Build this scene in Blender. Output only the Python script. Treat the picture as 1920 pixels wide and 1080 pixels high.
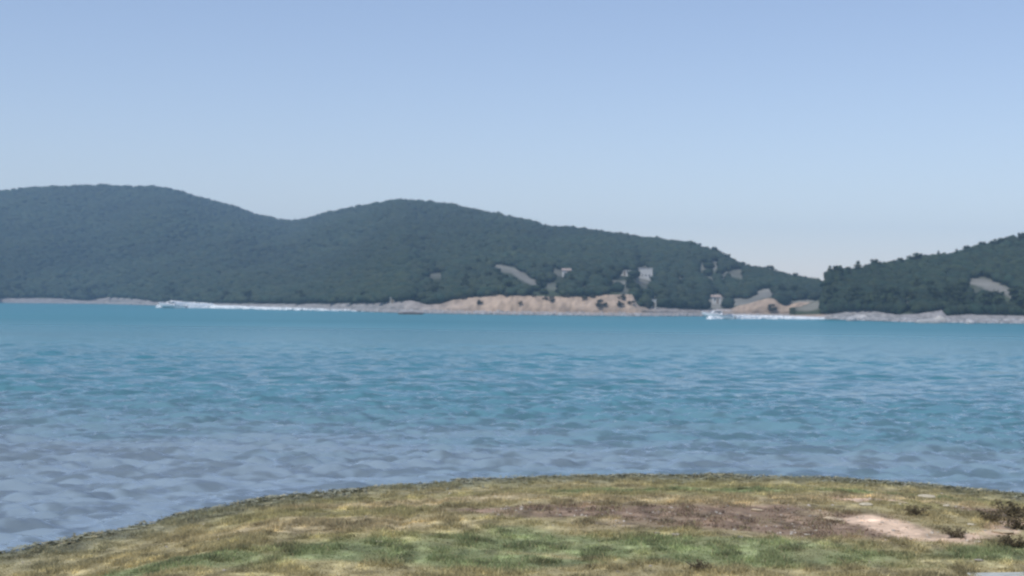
import bpy, math, random
import numpy as np
from mathutils import Vector, Matrix

for o in list(bpy.data.objects):
    bpy.data.objects.remove(o)
sc = bpy.context.scene
COL = sc.collection
R = np.random.RandomState(7)
random.seed(7)

# ------------------------------------------------------------------ camera
F = 2600.0                     # focal length in pixels of the 1920 wide photograph
CAM_H = 4.0
PITCH = math.atan(28.0 / F)
ROLL = math.atan(24.0 / 1920.0)
cam_d = bpy.data.cameras.new('camera')
cam = bpy.data.objects.new('camera', cam_d)
COL.objects.link(cam)
cam_d.sensor_width = 36.0
cam_d.lens = F / 1920.0 * 36.0
cam_d.clip_start = 0.5
cam_d.clip_end = 20000
fwd = Vector((0, math.cos(PITCH), math.sin(PITCH)))
r0 = Vector((1, 0, 0))
u0 = r0.cross(fwd)
right = r0 * math.cos(ROLL) + u0 * math.sin(ROLL)
up = right.cross(fwd)
M = Matrix((right, up, -fwd)).transposed().to_4x4()
M.translation = Vector((0, 0, CAM_H))
cam.matrix_world = M
cam_d.dof.use_dof = True
cam_d.dof.focus_distance = 13
cam_d.dof.aperture_fstop = 2.4
sc.camera = cam

# ------------------------------------------------------------------ world and sun
SUN_EL, SUN_AZ = math.radians(56), math.radians(-143)      # azimuth from +Y, clockwise
w = bpy.data.worlds.new('World')
sc.world = w
w.use_nodes = True
nt = w.node_tree
nt.nodes.clear()
sky = nt.nodes.new('ShaderNodeTexSky')
sky.sky_type = 'NISHITA'
sky.sun_disc = False
sky.sun_elevation = SUN_EL
sky.sun_rotation = SUN_AZ
sky.altitude = 0
sky.air_density = 1.05
sky.dust_density = 0.3
sky.ozone_density = 2.8
bg = nt.nodes.new('ShaderNodeBackground')
bg.inputs['Strength'].default_value = 0.117
wo = nt.nodes.new('ShaderNodeOutputWorld')
wb = nt.nodes.new('ShaderNodeMix'); wb.data_type = 'RGBA'; wb.blend_type = 'MULTIPLY'; wb.inputs[0].default_value = 1.0
wb.inputs[7].default_value = (1.15, .985, .985, 1)            # the photograph's slightly lavender white balance
nt.links.new(sky.outputs[0], wb.inputs[6]); nt.links.new(wb.outputs[2], bg.inputs['Color'])
nt.links.new(bg.outputs[0], wo.inputs['Surface'])

sun_d = bpy.data.lights.new('sun', 'SUN')
sun_d.energy = 2.7
sun_d.angle = math.radians(0.5)
sun_d.color = (1.0, 0.95, 0.88)
sun = bpy.data.objects.new('sun', sun_d)
COL.objects.link(sun)
sdir = Vector((math.sin(SUN_AZ) * math.cos(SUN_EL), math.cos(SUN_AZ) * math.cos(SUN_EL), math.sin(SUN_EL)))
sun.rotation_euler = sdir.to_track_quat('Z', 'Y').to_euler()
sun.location = (0, 0, 60)

sc.view_settings.view_transform = 'Standard'
sc.view_settings.look = 'None'
sc.view_settings.exposure = 0.25
sc.view_settings.gamma = 1.0
sc.view_settings.use_curve_mapping = False
sc.render.engine = 'CYCLES'
sc.cycles.use_denoising = True
sc.cycles.max_bounces = 6
sc.cycles.volume_bounces = 1
sc.cycles.filter_width = 2.2

# ------------------------------------------------------------------ helpers
def rays(px, py):
    px = np.asarray(px, float); py = np.asarray(py, float)
    a = ((px - 960) / F)[..., None] * np.array(right)
    b = ((540 - py) / F)[..., None] * np.array(up)
    return np.array(fwd) + a + b

def hit_z(px, py, z=0.0):
    d = rays(px, py)
    t = (z - CAM_H) / d[..., 2]
    return np.array([0, 0, CAM_H]) + d * t[..., None]

def at_dist(px, py, dist):
    d = rays(px, py)
    n = np.sqrt(d[..., 0] ** 2 + d[..., 1] ** 2)
    return np.array([0, 0, CAM_H]) + d * (np.asarray(dist) / n)[..., None]

def project(P):
    v = P - np.array([0, 0, CAM_H])
    z = np.maximum(v @ np.array(fwd), 0.01)
    return 960 + F * (v @ np.array(right)) / z, 540 - F * (v @ np.array(up)) / z

def ss(a, b, x):
    t = np.clip((x - a) / float(b - a), 0, 1)
    return t * t * (3 - 2 * t)

_perm = np.random.RandomState(3).permutation(512)
_rnd = np.random.RandomState(4).rand(512)
def vnoise(x, y):
    xi = np.floor(x).astype(int); yi = np.floor(y).astype(int)
    fx = x - xi; fy = y - yi
    fx = fx * fx * (3 - 2 * fx); fy = fy * fy * (3 - 2 * fy)
    def h(i, j): return _rnd[_perm[(_perm[i & 511] + j) & 511]]
    return (h(xi, yi) * (1 - fx) + h(xi + 1, yi) * fx) * (1 - fy) + (h(xi, yi + 1) * (1 - fx) + h(xi + 1, yi + 1) * fx) * fy
def fbm(x, y, o=4):
    s = 0; a = 0.5; n = 0
    for k in range(o):
        s = s + a * vnoise(x * 2 ** k + 17 * k, y * 2 ** k + 31 * k); n += a; a *= 0.5
    return s / n

def link(ob, parent=None):
    COL.objects.link(ob)
    if parent is not None: ob.parent = parent
    return ob

def mesh(name, verts, faces, mat=None, smooth=False, cols=None):
    """verts (n,3), faces (m,k) array or list"""
    me = bpy.data.meshes.new(name)
    if isinstance(faces, np.ndarray):
        verts = np.ascontiguousarray(verts, dtype=np.float32)
        m, k = faces.shape
        me.vertices.add(len(verts)); me.vertices.foreach_set('co', verts.ravel())
        me.loops.add(m * k); me.loops.foreach_set('vertex_index', faces.astype(np.int32).ravel())
        me.polygons.add(m)
        me.polygons.foreach_set('loop_start', np.arange(0, m * k, k, dtype=np.int32))
        me.polygons.foreach_set('loop_total', np.full(m, k, dtype=np.int32))
        me.update(calc_edges=True)
    else:
        me.from_pydata([tuple(v) for v in verts], [], faces)
        me.update()
    if smooth: me.polygons.foreach_set('use_smooth', [True] * len(me.polygons))
    if cols is not None:
        at = me.color_attributes.new('Col', 'FLOAT_COLOR', 'POINT')
        c = np.ones((len(cols), 4), np.float32); c[:, :3] = cols
        at.data.foreach_set('color', c.ravel())
    if mat: me.materials.append(mat)
    return me

def obj(name, me, parent=None, loc=None, label=None, cat=None, group=None, kind=None):
    o = bpy.data.objects.new(name, me)
    link(o, parent)
    if loc is not None: o.location = loc
    tag(o, label, cat, group, kind)
    return o

def tag(o, label=None, cat=None, group=None, kind=None):
    if label: o['label'] = label
    if cat: o['category'] = cat
    if group: o['group'] = group
    if kind: o['kind'] = kind

def empty(name, loc, rz, label, cat, group=None):
    e = bpy.data.objects.new(name, None)
    link(e); e.location = loc; e.rotation_euler = (0, 0, rz)
    e.empty_display_size = 0.3
    tag(e, label, cat, group)
    return e

def grid_faces(nr, nc):
    i = np.arange(nr - 1)[:, None] * nc + np.arange(nc - 1)[None, :]
    i = i.ravel()
    return np.stack([i, i + 1, i + nc + 1, i + nc], 1)

def boxdata(x0, x1, y0, y1, z0, z1):
    v = [(x0, y0, z0), (x1, y0, z0), (x1, y1, z0), (x0, y1, z0), (x0, y0, z1), (x1, y0, z1), (x1, y1, z1), (x0, y1, z1)]
    f = [(0, 3, 2, 1), (4, 5, 6, 7), (0, 1, 5, 4), (1, 2, 6, 5), (2, 3, 7, 6), (3, 0, 4, 7)]
    return v, f

def part_box(name, b, mat, parent, bevel=0.0):
    v, f = boxdata(*b)
    o = obj(name, mesh(name, v, f, mat), parent)
    if bevel:
        m = o.modifiers.new('bevel', 'BEVEL'); m.width = bevel; m.segments = 2
    return o

def tubedata(pts, rad, n=8):
    pts = [Vector(p) for p in pts]
    V = []; Fc = []
    for i, p in enumerate(pts):
        d = (pts[min(i + 1, len(pts) - 1)] - pts[max(i - 1, 0)]).normalized()
        a = d.orthogonal().normalized(); b = d.cross(a)
        r = rad[i] if hasattr(rad, '__len__') else rad
        for k in range(n):
            t = 2 * math.pi * k / n
            V.append(p + a * r * math.cos(t) + b * r * math.sin(t))
    for i in range(len(pts) - 1):
        for k in range(n):
            Fc.append((i * n + k, i * n + (k + 1) % n, (i + 1) * n + (k + 1) % n, (i + 1) * n + k))
    Fc.append(tuple(range(n))[::-1]); Fc.append(tuple((len(pts) - 1) * n + k for k in range(n)))
    return V, Fc

def joined(ds):
    V = []; Fc = []
    for v, f in ds:
        b = len(V); V += list(v); Fc += [tuple(i + b for i in q) for q in f]
    return V, Fc

# ------------------------------------------------------------------ materials
def material(name):
    m = bpy.data.materials.new(name); m.use_nodes = True
    nt = m.node_tree
    b = nt.nodes['Principled BSDF']
    return m, nt, b

def plain(name, col, rough=0.5, metal=0.0, noise=0.12, scale=6.0, spec=0.5):
    m, nt, b = material(name)
    tc = nt.nodes.new('ShaderNodeTexCoord')
    n = nt.nodes.new('ShaderNodeTexNoise'); n.inputs['Scale'].default_value = scale; n.inputs['Detail'].default_value = 5
    nt.links.new(tc.outputs['Object'], n.inputs['Vector'])
    r = nt.nodes.new('ShaderNodeValToRGB')
    r.color_ramp.elements[0].position = 0.3; r.color_ramp.elements[1].position = 0.7
    r.color_ramp.elements[0].color = tuple(c * (1 - noise) for c in col) + (1,)
    r.color_ramp.elements[1].color = tuple(min(1, c * (1 + noise)) for c in col) + (1,)
    nt.links.new(n.outputs['Fac'], r.inputs[0]); nt.links.new(r.outputs[0], b.inputs['Base Color'])
    b.inputs['Roughness'].default_value = rough; b.inputs['Metallic'].default_value = metal
    b.inputs['Specular IOR Level'].default_value = spec
    return m

def attr_mat(name, rough=0.85, nscale=1.0, nmix=0.3, bump=0.0, bscale=3.0, bdist=0.1, spec=0.2):
    """colour from the mesh's own albedo attribute, broken up with world-space noise"""
    m, nt, b = material(name)
    a = nt.nodes.new('ShaderNodeAttribute'); a.attribute_name = 'Col'
    g = nt.nodes.new('ShaderNodeNewGeometry')
    n = nt.nodes.new('ShaderNodeTexNoise'); n.inputs['Scale'].default_value = nscale; n.inputs['Detail'].default_value = 6
    n.inputs['Roughness'].default_value = 0.65
    nt.links.new(g.outputs['Position'], n.inputs['Vector'])
    mr = nt.nodes.new('ShaderNodeMapRange')
    mr.inputs['From Min'].default_value = 0.25; mr.inputs['From Max'].default_value = 0.75
    mr.inputs['To Min'].default_value = 1 - nmix; mr.inputs['To Max'].default_value = 1 + nmix
    nt.links.new(n.outputs['Fac'], mr.inputs['Value'])
    mx = nt.nodes.new('ShaderNodeMix'); mx.data_type = 'RGBA'; mx.blend_type = 'MULTIPLY'; mx.inputs[0].default_value = 1.0
    nt.links.new(a.outputs['Color'], mx.inputs[6]); nt.links.new(mr.outputs[0], mx.inputs[7])
    nt.links.new(mx.outputs[2], b.inputs['Base Color'])
    b.inputs['Roughness'].default_value = rough
    b.inputs['Specular IOR Level'].default_value = spec
    if bump:
        n2 = nt.nodes.new('ShaderNodeTexNoise'); n2.inputs['Scale'].default_value = bscale; n2.inputs['Detail'].default_value = 8
        nt.links.new(g.outputs['Position'], n2.inputs['Vector'])
        bp = nt.nodes.new('ShaderNodeBump'); bp.inputs['Strength'].default_value = bump; bp.inputs['Distance'].default_value = bdist
        nt.links.new(n2.outputs['Fac'], bp.inputs['Height']); nt.links.new(bp.outputs[0], b.inputs['Normal'])
    return m

M_HILL = attr_mat('hillside_scrub', 0.95, 0.05, 0.35, 0.6, 0.3, 1.0)
M_CROWN = attr_mat('foliage', 0.85, 0.35, 0.3, spec=0.15)
M_SAND = attr_mat('sand', 0.95, 0.25, 0.16, 0.6, 0.8, 0.4)
M_TURF = attr_mat('turf_soil', 0.95, 5.0, 0.3, 0.7, 14.0, 0.03)
M_BLADE = attr_mat('grass_blade', 0.75, 1.6, 0.2)
_n = M_BLADE.node_tree
_tr = _n.nodes.new('ShaderNodeBsdfTranslucent'); _mx = _n.nodes.new('ShaderNodeMixShader'); _mx.inputs[0].default_value = 0.45
_src = _n.nodes['Principled BSDF'].inputs['Base Color'].links[0].from_socket
_n.links.new(_src, _tr.inputs['Color']); _n.links.new(_n.nodes['Principled BSDF'].outputs[0], _mx.inputs[1]); _n.links.new(_tr.outputs[0], _mx.inputs[2])
_n.links.new(_mx.outputs[0], _n.nodes['Material Output'].inputs['Surface'])
M_STONE = attr_mat('stone', 0.85, 9.0, 0.25, 0.6, 20.0, 0.02)
M_WEED = attr_mat('wrack', 0.7, 6.0, 0.3)
M_ROCK = attr_mat('shore_rock', 0.9, 0.6, 0.25, 0.7, 1.5, 0.3)
M_WHITE = plain('white_gelcoat', (0.80, 0.81, 0.82), 0.3, noise=0.03)
M_GREYDK = plain('dark_trim', (0.05, 0.055, 0.06), 0.45)
M_GLASS = plain('tinted_glass', (0.02, 0.03, 0.035), 0.08, noise=0.05, spec=0.8)
M_CANVAS = plain('pale_canvas', (0.62, 0.58, 0.58), 0.85)
M_STEEL = plain('steel', (0.6, 0.6, 0.6), 0.3, 0.9)
M_BARK = plain('bark', (0.09, 0.07, 0.055), 0.95, noise=0.3, scale=3)
M_PLASTER = plain('plaster', (0.50, 0.50, 0.48), 0.9, noise=0.08, scale=1)
M_ROOF = plain('roof_tiles', (0.34, 0.27, 0.23), 0.85, noise=0.2, scale=3)
M_SHUTTER = plain('shutter', (0.10, 0.13, 0.13), 0.7)
M_WOOD = plain('weathered_wood', (0.2, 0.16, 0.12), 0.85, noise=0.2)

# ------------------------------------------------------------------ coast outlines (photo pixels -> real terrain at its own distance)
def curve(pts, sm=0):
    xs, ys = zip(*pts)
    return lambda p: np.interp(p, xs, ys)

# --- main land (left hill + middle hill)
shoreA = curve([(-1400, 583), (-500, 571), (0, 568), (200, 570), (300, 573), (620, 582), (760, 587), (960, 590), (1200, 593), (1320, 593), (1560, 595), (1900, 602), (2600, 612)])
sandA = curve([(-1400, 560), (-500, 560), (0, 559), (110, 559), (150, 563), (170, 563), (200, 557), (260, 561), (300, 566), (420, 569), (560, 570), (700, 568), (730, 566), (770, 563), (800, 571), (825, 570), (850, 562), (880, 558), (900, 556), (935, 553), (1000, 555), (1050, 556), (1100, 557), (1130, 553), (1185, 552), (1197, 574), (1240, 577), (1300, 580), (1370, 579), (1385, 573), (1405, 569), (1420, 564), (1440, 559), (1452, 560), (1462, 569), (1475, 572), (1500, 566), (1530, 567), (1545, 582), (1560, 588), (2600, 604)])
crestA = curve([(-1400, 470), (-700, 420), (-300, 385), (0, 362), (50, 356), (100, 353), (190, 350), (230, 353), (290, 352), (330, 360), (400, 381), (440, 391), (480, 406), (540, 418), (570, 416), (610, 403), (660, 394), (710, 386), (740, 380), (800, 382), (850, 388), (900, 401), (950, 409), (1000, 421), (1030, 431), (1070, 432), (1130, 441), (1200, 452), (1285, 462), (1340, 480), (1385, 503), (1420, 512), (1470, 524), (1500, 532), (1530, 537), (1580, 545), (1700, 565), (2600, 590)])
dcA = curve([(-1400, 1900), (0, 1600), (400, 1550), (560, 1450), (740, 1150), (1000, 950), (1285, 760), (1500, 620), (1700, 560), (2600, 520)])
# --- right headland
shoreB = curve([(1400, 596), (1560, 599), (1700, 604), (1920, 607), (2300, 612), (3300, 640)])
sandB = curve([(1400, 592), (1555, 589), (1590, 584), (1605, 583), (1645, 583), (1680, 590), (1720, 588), (1765, 581), (1775, 592), (1820, 589), (1850, 590), (1920, 592), (2300, 594), (3300, 600)])
crestB = curve([(1400, 585), (1500, 575), (1540, 560), (1550, 533), (1556, 520), (1600, 519), (1640, 507), (1680, 504), (1720, 495), (1780, 487), (1830, 472), (1870, 466), (1890, 455), (1920, 452), (2100, 430), (2500, 400), (3300, 430)])
dcB = curve([(1400, 470), (1545, 480), (1700, 540), (1920, 620), (2500, 700), (3300, 700)])

WB, WF = 9.0, 7.0              # width of beach and of the bluff behind it
class Land:
    def __init__(s, shore, sand, crest, dc, seed):
        s.shore, s.sand, s.crest, s.dc, s.seed = shore, sand, crest, dc, seed
    def base(s, p):
        S = hit_z(p, s.shore(p), 0.0)
        ds = np.hypot(S[..., 0], S[..., 1])
        B = at_dist(p, s.sand(p), ds + WB + WF)
        C = at_dist(p, s.crest(p), s.dc(p))
        return S, ds, B, C
    def slope(s, p, t):
        """hillside: t 0 at the bluff top, 1 at the crest, to 1.5 behind it"""
        S, ds, B, C = s.base(p)
        tt = t[..., None]
        P = B + (C - B) * tt
        k = np.clip(t, 0, 1)
        lin = B[..., 2] + (C[..., 2] - B[..., 2]) * (0.75 * k + 0.25 * k ** 1.6)
        x, y = P[..., 0], P[..., 1]
        amp = np.minimum(14, 0.16 * (C[..., 2] - B[..., 2])) * 4 * k * (1 - k)
        n = fbm(x / 90 + s.seed, y / 160 + s.seed, 4) - 0.5
        n2 = np.abs(vnoise(x / 45 + 9, y / 300 + s.seed) - 0.5) - 0.25
        z = lin + amp * (1.5 * n + 0.8 * n2)
        zb = C[..., 2] - (C[..., 2] + 3) * ss(0, 0.55, t - 1.0)
        P = P.copy(); P[..., 2] = np.where(t > 1, zb, z)
        return P

LA = Land(shoreA, sandA, crestA, dcA, 3.3)
LB = Land(shoreB, sandB, crestB, dcB, 8.1)

# treeless patches seen on the slopes: (px, py, rx, ry, angle, strength)
SCARS = [(946, 504, 26, 7, 14, .8), (982, 519, 36, 8, 30, 1), (1010, 532, 20, 6, 25, .6), (1040, 536, 22, 9, 0, .4), (1047, 512, 24, 7, 10, .5),
         (820, 517, 24, 6, 0, .5), (1172, 513, 18, 6, 0, .8), (1190, 529, 46, 6, -3, .8), (1150, 532, 14, 7, 0, .7), (1208, 512, 18, 16, 0, .9), (1168, 542, 12, 10, 60, .5), (1215, 530, 16, 14, 0, .4),
         (1318, 500, 14, 9, 0, .6), (1340, 498, 12, 11, 0, .8), (1357, 518, 8, 15, 0, .8), (1335, 524, 14, 6, 0, .6), (1382, 512, 20, 9, 0, .6), (1275, 524, 14, 10, 40, .35),
         (1395, 520, 10, 8, 0, .5), (1343, 565, 24, 16, 0, 1), (1105, 521, 10, 5, 0, .7), (1252, 514, 9, 5, 0, .6), (1302, 541, 9, 5, 20, .6), (898, 532, 12, 4, 0, .5), (1096, 541, 13, 5, -10, .6), (1478, 548, 8, 5, 0, .6), (1125, 503, 8, 3, 0, .5), (1228, 560, 10, 16, 0, .5), (1436, 550, 26, 10, -8, 1), (1412, 562, 22, 8, -25, .9), (1385, 566, 22, 8, 0, .9), (1510, 572, 40, 12, 0, .8),
         (1838, 530, 34, 8, 10, 1), (1862, 537, 34, 12, 22, 1), (1892, 548, 18, 9, 30, .9), (1705, 562, 20, 8, 0, .3), (1545, 534, 8, 10, 0, .5), (1825, 560, 10, 26, 20, .25)]
def scar(px, py, jit=0.0):
    m = np.zeros_like(px)
    for cx, cy, rx, ry, a, s_ in SCARS:
        a = math.radians(a)
        dx, dy = px - cx, py - cy
        u = (dx * math.cos(a) + dy * math.sin(a)) / rx
        v = (-dx * math.sin(a) + dy * math.cos(a)) / ry
        d = np.sqrt(u * u + v * v) + jit
        m = np.maximum(m, s_ * (1 - ss(0.7, 1.15, d)))
    return m

def sand_tone(px, tan):
    grey = np.array([0.27, 0.27, 0.27]); tanc = np.array([0.42, 0.32, 0.235])
    return grey + (tanc - grey) * tan[..., None]
tan_amount = curve([(-1400, .1), (700, .1), (800, .35), (850, .75), (950, 1), (1190, .9), (1240, .3), (1340, .3), (1390, 1), (1540, 1), (1560, .1), (3300, .1)])

def build_land(L, p0, p1, dp, nt_, nameb):
    ps = np.arange(p0, p1 + dp, dp)
    S, ds, B, C = L.base(ps)
    u = np.stack([S[:, 0], S[:, 1]], 1) / ds[:, None]
    # beach
    rows = []; cols = []
    for f, z in ((-14, -1.2), (-4, -.35), (0, 0.02), (2.5, .35), (5, .75), (7, 1.0), (WB, 1.15)):
        j = (fbm(ps / 14.0 + f, ps * 0 + f) - .5) * (1.2 if f > 0 else 0)
        P = np.stack([u[:, 0] * (ds + f + j), u[:, 1] * (ds + f + j), np.minimum(z, B[:, 2]) + (0.25 * j if f > 1 else 0 * j)], 1)
        rows.append(P)
        c = sand_tone(ps, tan_amount(ps) * (0.25 if f < 6 else 0.7)) * (0.55 if f <= 0 else 1.0)
        cols.append(c)
    V = np.concatenate(rows); n = len(ps)
    o = obj('beach', mesh('beach', V, grid_faces(len(rows), n), M_SAND, True, np.concatenate(cols)), kind='structure')
    # bluff: a weathered low cliff with gullies
    rows = []; cols = []
    kk = np.linspace(0, 1, 9)
    for k in kk:
        gul = (fbm(ps / 9.0 + 40, ps * 0 + k * 1.5) - .5) * 3.0 * (k * (1 - k) * 4) + (fbm(ps / 25.0, ps * 0 + 3) - .5) * 3 * k
        d = ds + WB + WF * (0.15 * k + 0.85 * k ** 2.2) - gul * 0.8
        z0 = rows_z0 = np.minimum(1.15, B[:, 2])
        zz = z0 + (B[:, 2] - z0) * k ** 0.85
        d = np.where(k == 0, ds + WB, d); 
        if k == 1: d = ds + WB + WF
        rows.append(np.stack([u[:, 0] * d, u[:, 1] * d, zz - 0.004], 1))
        nn = fbm(ps / 6.0 + 5, ps * 0 + k * 4)
        cols.append(sand_tone(ps, tan_amount(ps)) * (0.65 + 0.65 * nn[:, None]) * (1 - .3 * ss(.55, .7, fbm(ps / 5.0 + 70, ps * 0 + k * 2.5))[:, None]))
    obj('sandy_bluff', mesh('bluff', np.concatenate(rows), grid_faces(len(rows), n), M_SAND, True, np.concatenate(cols)), kind='structure')
    # hillside
    ts = np.concatenate([np.linspace(0, 1, nt_), np.linspace(1.05, 1.6, 8)])
    PP = np.repeat(ps[None, :], len(ts), 0); TT = np.repeat(ts[:, None], n, 1)
    V = L.slope(PP, TT).reshape(-1, 3)
    qx, qy = project(V)
    sm = scar(qx, qy, 0.3 * (fbm(qx / 7.0, qy / 5.0) - 0.5)) * (TT.ravel() < 0.97)
    g = np.array([0.045, 0.058, 0.03]); e = np.array([0.20, 0.195, 0.17])
    nn = fbm(V[:, 0] / 40, V[:, 1] / 40)[:, None]
    c = g * (0.6 + 0.8 * nn) * (1 - sm[:, None]) + e * (0.8 + 0.4 * nn) * sm[:, None]
    obj('hillside', mesh('hillside', V, grid_faces(len(ts), n), M_HILL, True, c), kind='structure')

build_land(LA, -900, 2200, 5, 110, 'a')
build_land(LB, 1480, 3100, 5, 70, 'b')

# ------------------------------------------------------------------ forest cover (uncountable) : lumpy crowns merged into one mass per hill
def ico(sub):
    import bmesh
    bm = bmesh.new(); bmesh.ops.create_icosphere(bm, subdivisions=sub, radius=1)
    v = np.array([tuple(x.co) for x in bm.verts]); f = np.array([[q.index for q in x.verts] for x in bm.faces])
    bm.free(); return v, f
ICO1 = ico(1); ICO2 = ico(2)
def crown_variant(sub, seed, rough):
    rs = np.random.RandomState(seed)
    v, f = (ICO1 if sub == 1 else ICO2)
    v = v * (1 + rough * (rs.rand(len(v), 1) - 0.5) * 2)
    v = v * np.array([1, 1, 0.85])
    return v, f

def forest(name, pos, rad, hgt, sub, seed, label, tones):
    rs = np.random.RandomState(seed)
    n = len(pos); VS = []; FS = []; CS = []; off = 0
    vid = rs.randint(0, 6, n)
    for k in range(6):
        v, f = crown_variant(sub, seed * 10 + k, 0.32)
        idx = np.where(vid == k)[0]
        if not len(idx): continue
        a = rs.rand(len(idx)) * 6.283
        ca, sa = np.cos(a)[:, None], np.sin(a)[:, None]
        x = v[None, :, 0] * ca - v[None, :, 1] * sa; y = v[None, :, 0] * sa + v[None, :, 1] * ca
        r = rad[idx][:, None]; h = hgt[idx][:, None]
        X = pos[idx, 0][:, None] + x * r; Y = pos[idx, 1][:, None] + y * r
        Z = pos[idx, 2][:, None] + h * 0.45 + v[None, :, 2] * h * 0.62
        VS.append(np.stack([X, Y, Z], 2).reshape(-1, 3))
        FS.append((f[None] + (np.arange(len(idx)) * len(v))[:, None, None] + off).reshape(-1, 3))
        off += len(idx) * len(v)
        c = tones(pos[idx], rs)
        CS.append(np.repeat(c, len(v), 0) * (0.9 + 0.2 * rs.rand(len(idx) * len(v), 1)))
    return obj(name, mesh(name, np.concatenate(VS), np.concatenate(FS), M_CROWN, False, np.concatenate(CS)), kind='stuff', label=label, cat='forest')

def tone_fn(base, var=0.35):
    base = np.array(base)
    def fn(P, rs):
        n = len(P)
        big = fbm(P[:, 0] / 60, P[:, 1] / 60)[:, None]
        h = rs.rand(n, 1)
        c = base * (0.65 + 0.7 * big) * (1 - var + 2 * var * rs.rand(n, 1))
        return c * (1 + np.array([0.5, 0.15, -0.1]) * (h - 0.4))
    return fn

def scatter(L, n, p0, p1, t0, t1, seed, dmin=0, dmax=9e9, front_bias=1.0):
    rs = np.random.RandomState(seed)
    p = p0 + rs.rand(n) * (p1 - p0); t = t0 + (t1 - t0) * rs.rand(n) ** front_bias
    P = L.slope(p, t)
    qx, qy = project(P - np.array([0, 0, 0.0]))
    q2, q3 = project(P + np.array([0, 0, 2.0]))
    q4, q5 = project(P + np.array([0, 0, 4.0]))
    jit = 0.35 * (rs.rand(n) - 0.5)
    sm = np.maximum(np.maximum(scar(qx, qy, jit), scar(q2, q3, jit)), scar(q4, q5, jit + .1))
    d = np.hypot(P[:, 0], P[:, 1])
    keep = (sm < 0.25) & (d >= dmin) & (d < dmax)
    return P[keep], d[keep], p[keep], t[keep]

P, d, p_, t_ = scatter(LA, 34000, -500, 760, 0.0, 1.02, 11)
s_ = 0.6 + 0.7 * np.random.RandomState(1).rand(len(P))
forest('forest', P, 3.1 * s_, 3.0 * s_, 1, 21, 'dense green woodland covering the tall left-hand hill', tone_fn((0.029, 0.045, 0.027), 0.10))
P, d, p_, t_ = scatter(LA, 24000, 740, 1700, 0.0, 1.02, 12)
s_ = 0.5 + 0.8 * np.random.RandomState(2).rand(len(P))
forest('forest', P, 2.3 * s_, 2.9 * s_, 1, 22, 'dark green woodland covering the middle hill above the sandy bluff', tone_fn((0.027, 0.043, 0.027), 0.17))
P, d, p_, t_ = scatter(LB, 10000, 1545, 2500, 0.0, 1.02, 13)
s_ = 0.5 + 0.8 * np.random.RandomState(3).rand(len(P))
forest('forest', P, 1.9 * s_, 2.8 * s_, 1, 23, 'dark green woodland covering the right-hand headland', tone_fn((0.026, 0.043, 0.025), 0.25))

# ------------------------------------------------------------------ single trees: trunk + leafy crown of clumps
def leafy_crown(seed, r, h, z0, clumps, leaves, tone):
    rs = np.random.RandomState(seed)
    V = []; Fc = []; C = []
    for k in range(clumps):
        a = rs.rand() * 6.283; q = math.sqrt(rs.rand()) * r * 0.72; zz = z0 + h * (0.12 + 0.76 * rs.rand())
        env = math.sqrt(max(0.1, 1 - ((zz - z0) / h - 0.42) ** 2 / 0.36))
        c = np.array([math.cos(a) * q * env, math.sin(a) * q * env, zz]); cr = r * (0.26 + 0.2 * rs.rand())
        ct = np.array(tone) * (0.55 + 0.5 * rs.rand())
        v, f = ICO1
        base = len(V)
        for x in v * cr * 0.72 * (1 + 0.25 * (rs.rand(len(v), 1) - .5)) * np.array([1, 1, .8]) + c: V.append(x); C.append(ct * 0.9)
        Fc += [tuple(int(i) + base for i in q_) for q_ in f]
        for l in range(leaves):
            n = rs.randn(3); n /= np.linalg.norm(n)
            pc = c + n * cr * (0.75 + 0.4 * rs.rand()) * np.array([1, 1, .85])
            t1 = rs.randn(3); t1 /= np.linalg.norm(t1); t2 = np.cross(n, t1)
            sz = r * (0.07 + 0.07 * rs.rand()); b = len(V)
            for w1, w2 in ((-1, -.4), (1, -.5), (0.2, 1)):
                V.append(pc + (t1 * w1 + t2 * w2) * sz); C.append(ct * (0.8 + 0.5 * rs.rand()))
            Fc.append((b, b + 1, b + 2))
    return np.array(V), Fc, np.array(C)

def make_tree_meshes(seed, r, h, tone, trunk_h):
    V, Fc, C = leafy_crown(seed, r, h, trunk_h, 15, 16, tone)
    crown = mesh('crown', V, Fc, M_CROWN, False, C)
    tv, tf = joined([tubedata([(0, 0, -0.8), (0.1, 0, trunk_h * .6), (0.05, .1, trunk_h + h * .6)], [0.22, .16, .06], 7)] +
                    [tubedata([(0.08, 0, trunk_h * .8), (math.cos(a) * r * .45, math.sin(a) * r * .45, trunk_h + h * .35)], [.1, .04], 5) for a in (0.4, 2.3, 4.4)])
    return crown, mesh('trunk', tv, tf, M_BARK)
TREES = [make_tree_meshes(50 + i, rr, hh, tn, th) for i, (rr, hh, tn, th) in enumerate([
    (2.3, 3.6, (0.036, 0.055, 0.028), 1.2), (2.0, 4.4, (0.04, 0.058, 0.03), 1.0), (2.7, 3.2, (0.034, 0.05, 0.028), 1.4), (1.7, 4.6, (0.045, 0.06, 0.03), 0.8), (2.4, 3.8, (0.05, 0.07, 0.034), 1.0)])]
def put_tree(P, k, s, rz, label, group, name='tree', cat='tree'):
    cr, tr = TREES[k % len(TREES)]
    e = empty(name, P, rz, label, cat, group)
    e.scale = (s, s, s)
    obj('crown', cr, e); obj('trunk', tr, e)
    return e

rs = np.random.RandomState(77)
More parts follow.
